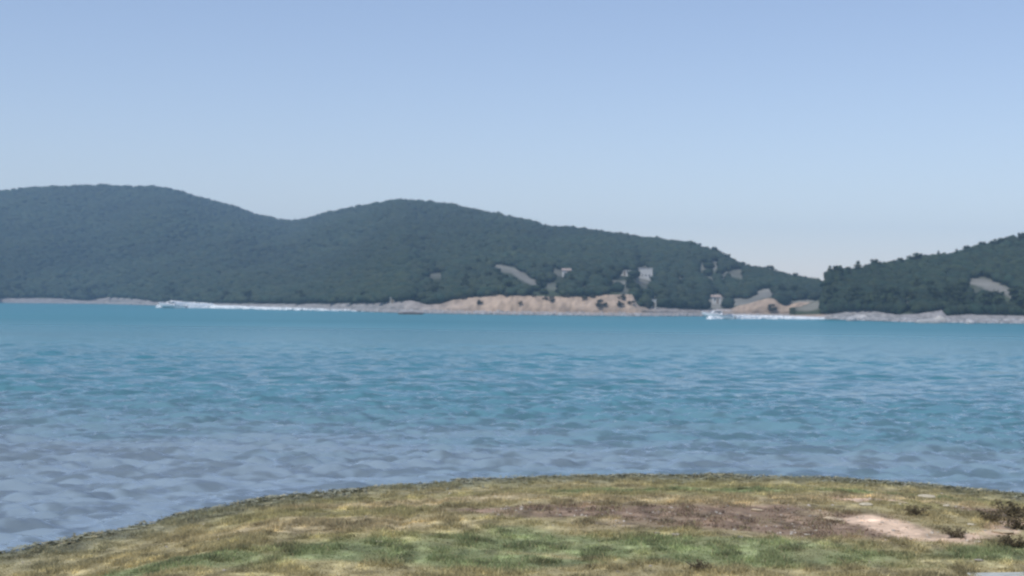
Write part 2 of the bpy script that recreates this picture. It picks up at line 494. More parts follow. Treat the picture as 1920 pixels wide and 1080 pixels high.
# skyline trees
for p in np.arange(1292, 1542, 15):
    p = p + rs.uniform(-5, 5)
    P = LA.slope(np.array([p]), np.array([0.985]))[0]
    put_tree(tuple(P), rs.randint(5), rs.uniform(.6, 1.15), rs.rand() * 6, 'rounded tree standing on the skyline where the middle hill slopes down to the right', 'trees along the skyline of the middle hill')
for p in list(np.arange(1552, 1925, 17)) + [1985, 2060]:
    p = p + rs.uniform(-6, 6)
    P = LB.slope(np.array([p]), np.array([0.985]))[0]
    put_tree(tuple(P), rs.randint(5), rs.uniform(.6, 1.1), rs.rand() * 6, 'rounded dark tree standing on the skyline of the right-hand headland', 'trees along the skyline of the headland')
# trees on the lower slopes
def lower(L, n, p0, p1, t1, label, group, smin, smax):
    c = 0
    while c < n:
        p = rs.uniform(p0, p1); t = t1 * rs.rand()
        P = L.slope(np.array([p]), np.array([t]))
        qx, qy = project(P)
        q2, q3 = project(P + np.array([0, 0, 3.5]))
        if max(scar(qx, qy)[0], scar(q2, q3)[0]) > 0.2: continue
        put_tree(tuple(P[0]), rs.randint(5), rs.uniform(smin, smax), rs.rand() * 6, label, group); c += 1
lower(LA, 70, 800, 1545, 0.30, 'bushy dark tree growing on the lower slope of the middle hill behind the sandy bluff', 'trees on the lower slope of the middle hill', .6, 1.2)
lower(LB, 60, 1550, 1960, 0.35, 'bushy dark tree growing on the lower slope of the right-hand headland above its rocky shore', 'trees on the lower slope of the headland', .8, 1.3)
lower(LA, 24, 10, 700, 0.05, 'bushy dark tree growing along the foot of the tall left-hand hill', 'trees along the foot of the left-hand hill', .9, 1.5)
P = LA.slope(np.array([166.]), np.array([0.0]))[0]
big = put_tree(tuple(P), 2, 1.9, 1.0, 'large dark tree standing alone right at the beach below the left-hand hill', None)

# shrubs growing on the bluff
SH = []
for i in range(3):
    V, Fc, C = leafy_crown(90 + i, 1.3, 1.5, -0.3, 7, 14, (0.06, 0.06, 0.04))
    st, sf = joined([tubedata([(0, 0, -.5), (math.cos(a) * .5, math.sin(a) * .5, .6)], [.06, .03], 5) for a in (0, 2, 4)])
    SH.append((mesh('foliage', V, Fc, M_CROWN, False, C), mesh('stem', st, sf, M_BARK)))
def bluff_point(p, k):
    S, ds, B, C = LA.base(np.array([float(p)]))
    u = np.array([S[0, 0], S[0, 1]]) / ds[0]
    d = ds[0] + WB + WF * (0.15 * k + .85 * k ** 2.2) - 0.6
    return (u[0] * d, u[1] * d, 1.15 + (B[0, 2] - 1.15) * k ** .85)
for px, k, s, lab in ((899, .45, 1.0, 'lone round shrub on the left part of the sandy bluff'),
                      (925, .95, 1.1, 'shrub on the rim of the sandy bluff, second from its left end'),
                      (950, .95, 1.1, 'shrub hanging over the rim of the bluff, left of the pale gully'),
                      (1000, .93, .9, 'shrub on the rim of the bluff, right of the pale gully'),
                      (1022, .75, 1.0, 'left shrub of the wide dark pair high on the bluff'),
                      (1035, .66, 1.3, 'right shrub of the wide dark pair high on the bluff'),
                      (1093, .82, 1.2, 'shrub just below the rim, right of the middle of the bluff'),
                      (1128, .32, 1.7, 'large dark shrub low on the face of the bluff towards its right end'),
                      (1166, .75, 1.3, 'upper of two stacked shrubs at the right end of the bluff'),
                      (1163, .35, 1.2, 'lower of two stacked shrubs at the right end of the bluff'),
                      (1183, .40, 1.2, 'dark shrub at the very right end of the bluff'),
                      (868, .95, 1.2, 'shrub on the rim of the sandy bluff at its low left end'),
                      (1062, .95, 1.0, 'shrub on the rim halfway between the wide dark pair and the big low shrub'),
                      (1112, .9, .9, 'small shrub on the rim right of the middle of the bluff'),
                      (975, .4, .8, 'small shrub on the bluff face below the pale gully'),
                      (1212, .8, 1.3, 'dark shrub just beyond the right end of the bluff'),
                      (1449, .2, 1.7, 'brown shrub at the foot of the pale scarp beside the motorboat wake')):
    e = empty('shrub', bluff_point(px, k), px, lab, 'shrub', 'shrubs on the sandy bluff')
    e.scale = (s * 1.15, s, s)
    f_, t__ = SH[int(px) % 3]
    obj('foliage', f_, e); obj('stem', t__, e)

# ------------------------------------------------------------------ houses
def house(P, rz, w_, d_, h_, label, cat='house', roof='gable', nwin=2, door=True):
    e = empty('house', P, rz, label, cat, None)
    part_box('wall', (-w_ / 2, w_ / 2, -d_ / 2, d_ / 2, -2.5, h_), M_PLASTER, e)
    if roof == 'gable':
        o = 0.3; rh = w_ * .22
        v = [(-w_ / 2 - o, -d_ / 2 - o, h_ - .05), (w_ / 2 + o, -d_ / 2 - o, h_ - .05), (w_ / 2 + o, d_ / 2 + o, h_ - .05), (-w_ / 2 - o, d_ / 2 + o, h_ - .05), (-w_ / 2 - o, 0, h_ + rh), (w_ / 2 + o, 0, h_ + rh)]
        v += [(x, y, z + .15) for x, y, z in v]
        f = [(0, 1, 2, 3), (6, 7, 11, 10), (8, 9, 10, 11), (6, 10, 9), (7, 8, 11), (0, 6, 7, 1), (1, 7, 8, 2), (2, 8, 9, 3), (3, 9, 6, 0)]
        obj('roof', mesh('roof', v, f, M_ROOF), e)
    else:
        part_box('roof', (-w_ / 2 - .2, w_ / 2 + .2, -d_ / 2 - .2, d_ / 2 + .2, h_ + .003, h_ + .25), M_PLASTER, e)
    xs = np.linspace(-w_ / 2, w_ / 2, nwin + 3)[1:-1]
    for i, x in enumerate(xs):
        if door and i == len(xs) // 2:
            part_box('door', (x - .45, x + .45, -d_ / 2 - .04, -d_ / 2 + .05, 0, 2.05), M_WOOD, e)
        else:
            wn = part_box('window', (x - .4, x + .4, -d_ / 2 - .05, -d_ / 2 + .05, 1.0, 2.1), M_WHITE, e)
            part_box('pane', (x - .32, x + .32, -d_ / 2 - .07, -d_ / 2 - .045, 1.08, 2.02), M_GLASS, wn)
    return e
def slope_at_px(L, px, py):
    t = np.linspace(0, 1, 400); P = L.slope(np.full(400, float(px)), t)
    _, qy = project(P); i = int(np.argmin(np.abs(qy - py)))
    return P[i]
def face(P): return math.atan2(P[0], P[1]) * -1
P = slope_at_px(LA, 1210, 523); house(tuple(P), face(P) + .1, 6.0, 5, 4.6, 'larger pale square house high among trees on the middle hill', nwin=2, roof='flat', door=False)
P = slope_at_px(LA, 1062, 519); house(tuple(P), face(P), 3.6, 3.5, 2.6, 'tiny pale hut among trees right of the diagonal bare strip', 'hut', roof='gable', nwin=1)
P = slope_at_px(LA, 1172, 517); house(tuple(P), face(P) - .1, 5, 3.5, 2.0, 'low pale flat-roofed hut left of the larger square house', 'hut', roof='flat', nwin=2)
P = slope_at_px(LA, 1342, 569); house((P[0], P[1], P[2]), face(P) + .15, 3.4, 3.0, 2.5, 'small whitish beach hut on the shore just above the nearer motorboat', 'hut', roof='gable', nwin=1)
P = bluff_point(1226, .9); house((P[0], P[1], P[2]), face(P), 1.5, 1.5, 2.7, 'narrow whitish kiosk at the beach right of the sandy bluff', 'kiosk', roof='flat', nwin=0)
P = bluff_point(735, .9); house((P[0], P[1], P[2] - .4), face(P), 1.6, 1.6, 1.9, 'very small white shed left of the sandy bluff', 'shed', roof='flat', nwin=0)

# ------------------------------------------------------------------ rocks
def rock_mesh(seed, tone, sub=2, rough=0.22, flat=0.6):
    rs = np.random.RandomState(seed)
    v, f = ICO2 if sub == 2 else ICO1
    v = v.copy()
    for k in range(6):
        n = rs.randn(3); n /= np.linalg.norm(n); dcut = 0.55 + .3 * rs.rand()
        dd = v @ n
        v = v - np.clip(dd - dcut, 0, None)[:, None] * n * 0.9
    v = v * (1 + rough * (rs.rand(len(v), 1) - .5)) * np.array([1, .8, flat])
    return mesh('rock', v, f, M_ROCK, False, np.tile(np.array(tone), (len(v), 1)) * (0.85 + .3 * rs.rand(len(v), 1)))
RK = [rock_mesh(200 + i, t) for i, t in enumerate([(.42, .41, .40), (.38, .38, .38), (.45, .43, .40), (.34, .34, .33)])]
def shore_rock(px, py, sx, sy, sz, k, rz, label, group, L=None):
    L = L or (LA if px < 1550 else LB)
    S, ds, B, C = L.base(np.array([float(px)]))
    P = hit_z(float(px), py, 0.1)
    o = obj('rock', RK[k], None, (P[0], P[1], .15), label, 'rock', group)
    o.scale = (sx, sy, sz); o.rotation_euler = (0, 0, rz)
for px, py, sx, sy, sz, k, lab in ((1620, 600, 6.5, 3.2, 3.4, 0, 'broad low pale boulder on the shore below the left part of the headland'),
                                   (1597, 601, 3.0, 2.2, 2.2, 1, 'smaller pale boulder on the left end of the broad one at the headland'),
                                   (1762, 604, 2.2, 1.8, 4.2, 2, 'pointed pale boulder on the headland shore'),
                                   (1740, 605, 3.6, 2, 2.4, 3, 'low pale boulder just left of the pointed one on the headland'),
                                   (1820, 606, 3.4, 2, 2.2, 0, 'flattish pale boulder on the headland shore right of the pointed one')):
    shore_rock(px, py, sx, sy, sz, k, px, lab, 'boulders on the headland shore')
dark = rock_mesh(333, (.07, .065, .06))
P = hit_z(772., 589.5, 0); o = obj('rock', dark, None, (P[0], P[1], 0.0), 'long low dark rock in the water left of the sandy bluff', 'rock'); o.scale = (5, 2, 1.3); o.rotation_euler = (0, 0, .05)
# fringe of uncountable shore stones
def stones_fringe(L, p0, p1, n, seed, label):
    rs = np.random.RandomState(seed)
    v, f = ICO1; VS = []; FS = []; CS = []
    for i in range(n):
        p = rs.uniform(p0, p1); S, ds, B, C = L.base(np.array([p])); u = S[0, :2] / ds[0]
        f_ = rs.uniform(-1, 8); d = ds[0] + f_; r = rs.uniform(.2, .6) * (1 if rs.rand() < .9 else 1.6)
        vv = v * (1 + .3 * (rs.rand(len(v), 1) - .5)) * np.array([1.3, 1, .6]) * r + np.array([u[0] * d, u[1] * d, max(0, f_ * .13) + .05])
        FS.append(f + len(VS) * len(v)); VS.append(vv); CS.append(np.tile(np.array([.37, .37, .37]) * rs.uniform(.6, 1.15), (len(v), 1)))
    obj('stones', mesh('stones', np.concatenate(VS), np.concatenate(FS), M_ROCK, False, np.concatenate(CS)), kind='stuff', label=label, cat='stones')
stones_fringe(LB, 1550, 2050, 700, 5, 'grey stones lining the shore of the right-hand headland')
stones_fringe(LA, -60, 800, 700, 6, 'pale stones lining the beach below the left-hand hill')
stones_fringe(LA, 800, 1560, 500, 9, 'small stones lining the beach below the sandy bluff')

# ------------------------------------------------------------------ near bank
SHORE_PTS = [(-400, 1.0), (-120, -4), (-60, -2), (-30, 2), (-20, 9), (-14, 15.6)]
_sp = np.array([(0, 1030), (90, 1012), (180, 995), (300, 970), (390, 948), (480, 932), (580, 919), (700, 908), (850, 897), (1000, 890), (1200, 887), (1400, 888), (1550, 893), (1700, 903), (1800, 912), (1920, 925)], float)
_W = hit_z(_sp[:, 0], _sp[:, 1], 0.02)
_sx = [a for a, b in SHORE_PTS] + list(_W[:, 0]) + [18, 30, 60, 120, 400]
_sy = [b for a, b in SHORE_PTS] + list(_W[:, 1]) + [26.5, 19, 8, 0, 0]
def ys(x):
    return np.interp(x, _sx, _sy) - 0.45 + 0.5 * (fbm(x * 0.9 + 5, x * 0 + 1.5) - .5) + 0.14 * (vnoise(x * 5, x * 0) - .5)
def sdist(x, y):
    d = ys(x) - y
    sl = (ys(x + .5) - ys(x - .5))
    return d / np.sqrt(1 + sl * sl)
def ground_z(x, y):
    s = sdist(x, y)
    z = 0.06 * np.minimum(s, 0) * 2.2 + 0.07 * ss(0, 0.5, s) + 0.50 * ss(.2, 9, s) + 0.085 * np.maximum(16.5 - y, 0) * ss(0, 10, s)
    return z + (0.10 * (fbm(x * .5, y * .5) - .5) + 0.05 * (fbm(x * 2.5, y * 2.5, 3) - .5)) * ss(0, 2, s)
def blob(qx, qy, L):
    m = 0
    for cx, cy, rx, ry in L:
        d = np.sqrt(((qx - cx) / rx) ** 2 + ((qy - cy) / ry) ** 2)
        m = np.maximum(m, 1 - ss(.55, 1.25, d))
    return m
ZT = 0.45
def area(px, py, rx, ry):
    """ellipse on the ground plane under a photo region: centre and radii in metres"""
    c = hit_z(float(px), float(py), ZT); a = hit_z(float(px), float(py - ry), ZT); b = hit_z(float(px), float(py + ry), ZT); e = hit_z(float(px + rx), float(py), ZT)
    return (c[0], (a[1] + b[1]) / 2, abs(e[0] - c[0]), (a[1] - b[1]) / 2)
GREEN = [area(*a) for a in ((1030, 1032, 260, 22), (1300, 1036, 340, 18), (1500, 1060, 300, 20), (1330, 913, 170, 10), (1150, 908, 120, 8), (1880, 1055, 140, 26), (700, 1050, 260, 22), (1700, 915, 200, 8), (300, 1062, 260, 20), (950, 1070, 250, 14))]
BROWN = [area(*a) for a in ((1180, 975, 300, 20), (1380, 985, 330, 28), (1560, 1003, 140, 20), (1000, 965, 200, 12), (1860, 968, 70, 24))]
BARE = [area(*a) for a in ((1690, 1006, 75, 16), (1640, 994, 50, 9), (1880, 1000, 40, 9), (1880, 1012, 40, 10), (1790, 1018, 80, 10), (1620, 950, 60, 6))]
PALE = [area(*a) for a in ((1150, 942, 330, 9), (1520, 945, 160, 10), (760, 925, 300, 14), (1300, 952, 300, 8), (1700, 940, 200, 10), (620, 985, 260, 25))]
C_OLIVE = np.array([.39, .35, .17]); C_TAN = np.array([.50, .41, .24]); C_GREEN = np.array([.23, .285, .135])
C_BROWN = np.array([.25, .18, .125]); C_BARE = np.array([.70, .52, .37]); C_EDGE = np.array([.21, .22, .15])
def zone(x, y):
    wx = x + 1.1 * (fbm(x * .9, y * .9) - .5); wy = y + 1.6 * (fbm(x * .7 + 9, y * .9) - .5)
    g, b, ba, pa = (blob(wx, wy, q) for q in (GREEN, BROWN, BARE, PALE))
    s = sdist(x, y)
    n = fbm(x * 2.2, y * 1.4, 4)
    olive = ss(.35, .65, fbm(x * .5 + 3, y * .35))
    c = C_OLIVE * (1 - .45 * olive)[..., None] + (C_TAN * .45) * olive[..., None]
    pa_ = np.clip(pa * .9, 0, 1)[..., None]; c = c * (1 - pa_) + C_TAN * pa_
    b_ = np.clip(b * (.6 + .8 * n), 0, 1)[..., None]; c = c * (1 - b_) + C_BROWN * b_
    g_ = np.clip(g * (.4 + .8 * n), 0, .8)[..., None]; c = c * (1 - g_) + C_GREEN * g_
    ba_ = np.clip(ba * (.6 + .9 * n), 0, 1)[..., None]; c = c * (1 - ba_) + C_BARE * ba_
    e = .85 * (1 - ss(.4, 2.6, s + 1.6 * (n - .5))); c = c * (1 - e[..., None]) + C_EDGE * e[..., None]
    sp = ss(.62, .75, fbm(x * 4.2 + 50, y * 2.6, 3))[..., None]
    sq = ss(.56, .72, fbm(x * 4.4 + 90, y * 2.4 + 20, 3))[..., None]
    c = c * (1 + .55 * sp) * (1 - .38 * sq) * (0.78 + .44 * n)[..., None]
    return c, g, b, ba, e

def axis(fine0, fine1, step, lo, hi, grow=1.25):
    a = list(np.arange(fine0, fine1 + step, step)); st = step
    x = a[-1]
    while x < hi: st *= grow; x += st; a.append(x)
    st = step; x = a[0]
    while x > lo: st *= grow; x -= st; a.insert(0, x)
    return np.array(a)
gx = axis(-11, 15, .09, -300, 300); gy = axis(14, 35, .09, -300, 44)
X, Y = np.meshgrid(gx, gy)
Z = ground_z(X, Y)
Z = np.where(sdist(X, Y) < -4, np.maximum(Z, -2.5), Z)
cz = zone(X, Y)[0]
V = np.stack([X, Y, Z], 2).reshape(-1, 3)
obj('ground', mesh('ground', V, grid_faces(len(gy), len(gx)), M_TURF, True, (cz * np.where(np.clip(zone(X, Y)[3] + zone(X, Y)[2], 0, 1) > .3, 1.0, .9)[..., None]).reshape(-1, 3)), kind='structure')

# grass blades in tufts
def grass(n, seed):
    rs = np.random.RandomState(seed)
    y = 15.5 + 19 * rs.rand(n) ** 1.1; x = (rs.rand(n) * 2 - 1) * (y * .40 + 1) + 0.5
    s = sdist(x, y)
    c, g, b, ba, e = zone(x, y)
    prob = np.clip(1 - .8 * b - 1.1 * ba, .01, 1) * (s > .02 + .5 * vnoise(x * 2.2, y * 2.2))
    cl = fbm(x * 3.3 + 7, y * 2.6, 3)
    prob = prob * (0.35 + 1.2 * ss(.35, .6, cl))
    k = rs.rand(n) < prob
    x, y, c, g, b, cl = x[k], y[k], c[k], g[k], b[k], cl[k]
    n = len(x); nb = 5
    x = np.repeat(x, nb) + rs.randn(n * nb) * .035; y = np.repeat(y, nb) + rs.randn(n * nb) * .035
    c = np.repeat(c, nb, 0); cl = np.repeat(cl, nb); g = np.repeat(g, nb)
    m = n * nb
    z = ground_z(x, y) - .006
    h = (0.018 + 0.028 * rs.rand(m)) * (0.6 + 1.3 * ss(.5, .72, cl) ) * (1 + .7 * (rs.rand(m) < .04))
    a = rs.rand(m) * 6.283; wd = 0.006 + .006 * rs.rand(m); le = h * (.3 + .7 * rs.rand(m))
    la = rs.rand(m) * 6.283
    B = np.stack([x, y, z], 1)
    dx = np.stack([np.cos(a) * wd, np.sin(a) * wd, 0 * a], 1)
    tip = B + np.stack([np.cos(la) * le, np.sin(la) * le, h], 1)
    V = np.stack([B - dx, B + dx, tip], 1).reshape(-1, 3)
    col = c * (0.75 + .6 * rs.rand(m, 1))
    straw = (rs.rand(m) < (.22 * (1 - .6 * g)))[:, None]
    col = np.where(straw, np.array([.48, .42, .24]) * (.7 + .4 * rs.rand(m, 1)), col * 1.12)
    C = np.repeat(col, 3, 0)
    return V, np.arange(m * 3).reshape(-1, 3), C
V, Fc, C = grass(165000, 31)
obj('grass', mesh('grass', V, Fc, M_BLADE, False, C), kind='stuff', label='short dry olive and green grass covering the near bank', cat='grass')

# dark wrack (dried seaweed) along the water's edge
rs = np.random.RandomState(8)
n = 26000
x = rs.uniform(-12, 15, n); s = np.abs(rs.randn(n)) * .6 - .12
y = ys(x) - s * 1.15
z = ground_z(x, y)
keep = rs.rand(n) < ss(.42, .7, fbm(x * 1.2, y * 1.2 + 4)) * .6 + .05
x, y, z = x[keep], y[keep], z[keep]; n = len(x)
a = rs.rand(n) * 6.283; l = .03 + .06 * rs.rand(n); wd = .008 + .012 * rs.rand(n)
d = np.stack([np.cos(a), np.sin(a), (rs.rand(n) - .3) * .5], 1) * l[:, None]; q = np.stack([-np.sin(a) * wd, np.cos(a) * wd, .3 * wd], 1)
B = np.stack([x, y, z + .01 + .05 * rs.rand(n) ** 2], 1)
V = np.stack([B - d - q, B + d - q, B + d + q, B - d + q], 1).reshape(-1, 3)
C = np.repeat(np.array([.20, .205, .145]) * (.6 + 1.0 * rs.rand(n, 1)) * (1 + .5 * np.array([1, .6, .2]) * (rs.rand(n, 1) < .15)), 4, 0)
obj('seaweed', mesh('seaweed', V, np.arange(n * 4).reshape(-1, 4), M_WEED, False, C), kind='stuff', label="dark dried seaweed strewn along the near water's edge", cat='seaweed')

# pebbles and clods in the bare earth
rs = np.random.RandomState(15)
n = 26000
y = 15.5 + 18 * rs.rand(n); x = (rs.rand(n) * 2 - 1) * (y * .40 + 1) + .5
c, g, b, ba, e = zone(x, y)
k = rs.rand(n) < np.clip(.06 + .8 * b + .7 * ba - .5 * g, 0.01, 1) * (sdist(x, y) > .1) * ss(.3, .6, fbm(x * 2 + 1, y * 2))
x, y, c = x[k], y[k], c[k]; n = len(x)
v, f = ico(1)
v = v[:, :] ; r = (.010 + .022 * rs.rand(n) ** 2.5)
VS = (v[None] * (1 + .35 * (rs.rand(n, len(v), 1) - .5)) * np.array([1.2, 1, .7]) * r[:, None, None] + np.stack([x, y, ground_z(x, y)], 1)[:, None, :])
tn = np.where(rs.rand(n, 1) < .35, np.array([.42, .38, .32]), c * .8) * (.55 + .8 * rs.rand(n, 1))
obj('pebbles', mesh('pebbles', VS.reshape(-1, 3), (f[None] + (np.arange(n) * len(v))[:, None, None]).reshape(-1, 3), M_STONE, False, np.repeat(tn, len(v), 0)), kind='stuff', label='small pebbles and clods on the bare brown earth of the bank', cat='pebbles')

# single stones lying on the bank
STN = []
for i in range(4):
    v, f = ICO2; r_ = np.random.RandomState(400 + i); v = v.copy()
    for k in range(7):
        nn = r_.randn(3); nn /= np.linalg.norm(nn); v = v - np.clip(v @ nn - (.5 + .3 * r_.rand()), 0, None)[:, None] * nn * .95
    v = v * np.array([1, .8, .55])
    t = [(.40, .36, .29), (.33, .30, .24), (.50, .41, .28), (.50, .45, .33)][i]
    STN.append(mesh('stone', v, f, M_STONE, False, np.tile(t, (len(v), 1)) * (.85 + .3 * r_.rand(len(v), 1))))
def on_ground(px, py):
    z = .5
    for _ in range(6):
        P = hit_z(float(px), float(py), z); z = float(ground_z(np.array([P[0]]), np.array([P[1]]))[0])
    return P[0], P[1], z
for px, py, wpx, k, lab in ((1268, 1004, 24, 0, 'palest grey stone at the lower edge of the brown earth, near its middle'),
                            (1232, 1000, 14, 1, 'small dull stone just left of the palest grey stone'),
                            (1420, 958, 26, 2, 'flat cream stone at the top edge of the brown earth, centre right'),
                            (1515, 1004, 18, 0, 'upright grey stone in the brown earth left of the pale bare patch'),
                            (1388, 1008, 16, 1, 'grey stone on the dark lower rim of the brown earth'),
                            (1562, 976, 40, 2, 'long cream stone above the brown earth, left of the pale bare patch'),
                            (1625, 948, 30, 3, 'long cream stone in the dry grass above the pale bare patch'),
                            (1740, 933, 40, 3, 'broad cream stone in the grass near the water on the right'),
                            (1775, 949, 16, 3, 'small bright stone below the broad cream stone'),
                            (1695, 944, 18, 2, 'pinkish stone left of the small bright stone'),
                            (1834, 1017, 16, 3, 'small bright cream stone right of the pale bare patch'),
                            (1880, 1000, 42, 2, 'broad sandy stone at the right edge below the dark shrubs'),
                            (1822, 985, 18, 3, 'pale stone between the bare patch and the dark shrubs'),
                            (1835, 1052, 22, 1, 'grey stone in the green grass at the lower right'),
                            (978, 950, 14, 2, 'small cream stone at the left end of the brown earth'),
                            (712, 1017, 22, 3, 'flat pale stone in the olive grass left of the green patch'),
                            (1100, 944, 20, 2, 'cream stone in the tan grass above the left part of the brown earth')):
    x, y, z = on_ground(px, py); s = wpx / F * math.hypot(x, y) / 2
    o = obj('stone', STN[k], None, (x, y, z + .12 * s), lab, 'stone', 'single stones lying on the bank')
    o.scale = (s, s * .9, s * .45); o.rotation_euler = (rs.uniform(-.1, .1), rs.uniform(-.1, .1), rs.uniform(-.5, .5))
# pale slab entering at the bottom right corner
x, y, z = on_ground(1905, 1082)
v, f = boxdata(-.62, .8, -.5, .16, -.12, .035)
o = obj('slab', mesh('slab', v, f, plain('worn_concrete', (.44, .46, .42), .9, noise=.15, scale=8)), None, (x, y, z), 'pale flat concrete slab cut off by the bottom right corner', 'slab')
o.rotation_euler = (0, 0, .12); m = o.modifiers.new('bevel', 'BEVEL'); m.width = .02; m.segments = 2

# low dry shrubs on the right of the bank
def dry_shrub(seed, r, h):
    rs = np.random.RandomState(seed); st = []; V = []; Fc = []; C = []
    for i in range(16):
        a = rs.rand() * 6.283; q = r * rs.uniform(.2, 1); hh = h * rs.uniform(.5, 1)
        st.append(tubedata([(0, 0, -.02), (math.cos(a) * q * .4, math.sin(a) * q * .4, hh * .6), (math.cos(a) * q, math.sin(a) * q, hh)], [.008, .006, .003], 4))
        for l in range(26):
            t = rs.uniform(.3, 1.05); c = np.array([math.cos(a) * q * t, math.sin(a) * q * t, hh * min(1, t * 1.1)]) + rs.randn(3) * .035
            n1 = rs.randn(3) * .016; n2 = rs.randn(3) * .016; b = len(V)
            V += [c - n1, c + n1, c + n2 * 1.5]; Fc.append((b, b + 1, b + 2))
            C += [np.array([.17, .14, .08]) * rs.uniform(.5, 1.5)] * 3
    sv, sf = joined(st)
    return mesh('foliage', V, Fc, M_BLADE, False, np.array(C)), mesh('stem', sv, sf, M_BARK)
DS = [dry_shrub(500 + i, .3, .24) for i in range(3)]
for i, (px, py, s, lab) in enumerate(((1858, 970, .9, 'low dark dry shrub, leftmost of the cluster at the right edge'), (1893, 962, 1.2, 'tallest dark dry shrub at the right edge of the bank'),
                                      (1914, 985, 1.0, 'dark dry shrub lowest at the right edge, beside the sandy stone'), (1718, 958, .75, 'flat dark shrub below the broad cream stone'),
                                      (1905, 1020, .9, 'dark green shrub at the right edge in the lower grass'), (1308, 1062, .6, 'small dark tuft in the green grass at the bottom middle'),
                                      (1790, 1000, .7, 'dark dry shrub right of the pale bare patch'))):
    x, y, z = on_ground(px, py + 8)
    e = empty('dry_shrub', (x, y, z), i * 1.3, lab, 'shrub', 'low dry shrubs on the near bank'); e.scale = (s, s, s * .8)
    obj('foliage', DS[i % 3][0], e); obj('stem', DS[i % 3][1], e)

# ------------------------------------------------------------------ sea
def water_mat():
    m, nt, b = material('sea_water')
    L = nt.links.new
    g = nt.nodes.new('ShaderNodeNewGeometry')
    a = nt.nodes.new('ShaderNodeAttribute'); a.attribute_name = 'Col'
    n0 = nt.nodes.new('ShaderNodeTexNoise'); n0.inputs['Scale'].default_value = .03; n0.inputs['Detail'].default_value = 4
    mp = nt.nodes.new('ShaderNodeMapping'); mp.inputs['Scale'].default_value = (.45, 1, 1)
    L(g.outputs['Position'], mp.inputs['Vector']); L(mp.outputs[0], n0.inputs['Vector'])
    mr = nt.nodes.new('ShaderNodeMapRange'); mr.inputs['From Min'].default_value = .3; mr.inputs['From Max'].default_value = .7
    mr.inputs['To Min'].default_value = .88; mr.inputs['To Max'].default_value = 1.12
    L(n0.outputs['Fac'], mr.inputs['Value'])
    mx = nt.nodes.new('ShaderNodeMix'); mx.data_type = 'RGBA'; mx.blend_type = 'MULTIPLY'; mx.inputs[0].default_value = 1
    L(a.outputs['Color'], mx.inputs[6]); L(mr.outputs[0], mx.inputs[7]); L(mx.outputs[2], b.inputs['Base Color'])
    b.inputs['IOR'].default_value = 1.33
    sp_ = nt.nodes.new('ShaderNodeSeparateXYZ'); L(g.outputs['Position'], sp_.inputs[0])
    rr = nt.nodes.new('ShaderNodeMapRange'); rr.inputs['From Min'].default_value = 60; rr.inputs['From Max'].default_value = 260      # chop too small to resolve far out
    rr.inputs['To Min'].default_value = .08; rr.inputs['To Max'].default_value = .36
    L(sp_.outputs['Y'], rr.inputs['Value']); L(rr.outputs[0], b.inputs['Roughness'])
    prev = None
    for scl, dist, st in ((.9, .17, .6), (3.2, .045, .5), (.22, .45, .4)):
        mp2 = nt.nodes.new('ShaderNodeMapping'); mp2.inputs['Scale'].default_value = (.5, 1, 1)
        L(g.outputs['Position'], mp2.inputs['Vector'])
        n = nt.nodes.new('ShaderNodeTexNoise'); n.inputs['Scale'].default_value = scl; n.inputs['Detail'].default_value = 3; n.inputs['Distortion'].default_value = .3
        L(mp2.outputs[0], n.inputs['Vector'])
        bp = nt.nodes.new('ShaderNodeBump'); bp.inputs['Strength'].default_value = st; bp.inputs['Distance'].default_value = dist
        L(n.outputs['Fac'], bp.inputs['Height'])
        if prev: L(prev.outputs[0], bp.inputs['Normal'])
        prev = bp
    L(prev.outputs[0], b.inputs['Normal'])
    return m
M_WATER = water_mat()
rows = [12.0]
while rows[-1] < 1750:
    r = rows[-1]; rows.append(r + max(.05, (r / 30.0) ** 1.7 * .05) if r > 20 else r + .4)
rows = np.array(rows)
cu = axis(-.42, .42, .0014, -1.6, 1.6, 1.3)
U, Dd = np.meshgrid(cu, rows)
X = U * Dd; Y = Dd * 1.0
Z = np.zeros_like(X)
wr = np.random.RandomState(12)
fade = 1 - ss(60, 190, Dd)
fade_s = 1 - ss(35, 80, Dd)
for i in range(46):
    lam = 0.38 * (9 ** (i / 45.0)); th = math.radians(-90 + 8 + wr.randn() * 28)
    k = 2 * math.pi / lam; amp = .0088 * lam ** .3
    ph = wr.rand() * 6.283
    arg = k * (X * math.cos(th) + Y * math.sin(th)) + ph + 1.5 * fbm(X / 9 + i, Y / 9) 
    Z += amp * (np.sin(arg) + .25 * np.cos(2 * arg)) * (fade if lam > 1.4 else fade_s)
gust = .5 + 1.0 * fbm(X / 14, Y / 8)
sd = sdist(np.clip(X, -40, 40), Y)
near = ss(0, 3, -sd)
Z = Z * gust * (.6 + .85 * near)
Z += 0.03 * np.exp(-((sd + .55 + .35 * vnoise(X * .4, X * 0)) / .16) ** 2)      # a lapping wavelet
deep = np.array([.02, .185, .22]); mid = np.array([.125, .25, .30]); shal = np.array([.26, .32, .375])
f1 = (1 - ss(27, 56, Y + 16 * (fbm(X / 6, Y / 2.5) - .5) + .3 * X))[..., None]; f2 = (1 - ss(20, 120, Dd))[..., None]
c = deep * (1 - f2) + mid * f2; c = c * (1 - f1 * .8) + shal * f1 * .8
wave_shade = ss(.45, .66, fbm(X / .75 + 30, Y / .5, 4))[..., None]; c = c * (1 - .34 * wave_shade * ss(110, 35, Dd)[..., None])  # dark wave streaks painted into the near water's colour for contrast
obj('sea', mesh('sea', np.stack([X, Y, Z], 2).reshape(-1, 3), grid_faces(len(rows), len(cu)), M_WATER, True, c.reshape(-1, 3)), kind='structure')
v, f = boxdata(-3100, 3100, -800, 3100, -5, -4)
obj('seabed', mesh('seabed', v, f, plain('seabed_sand', (.2, .2, .17), .95)), kind='structure')

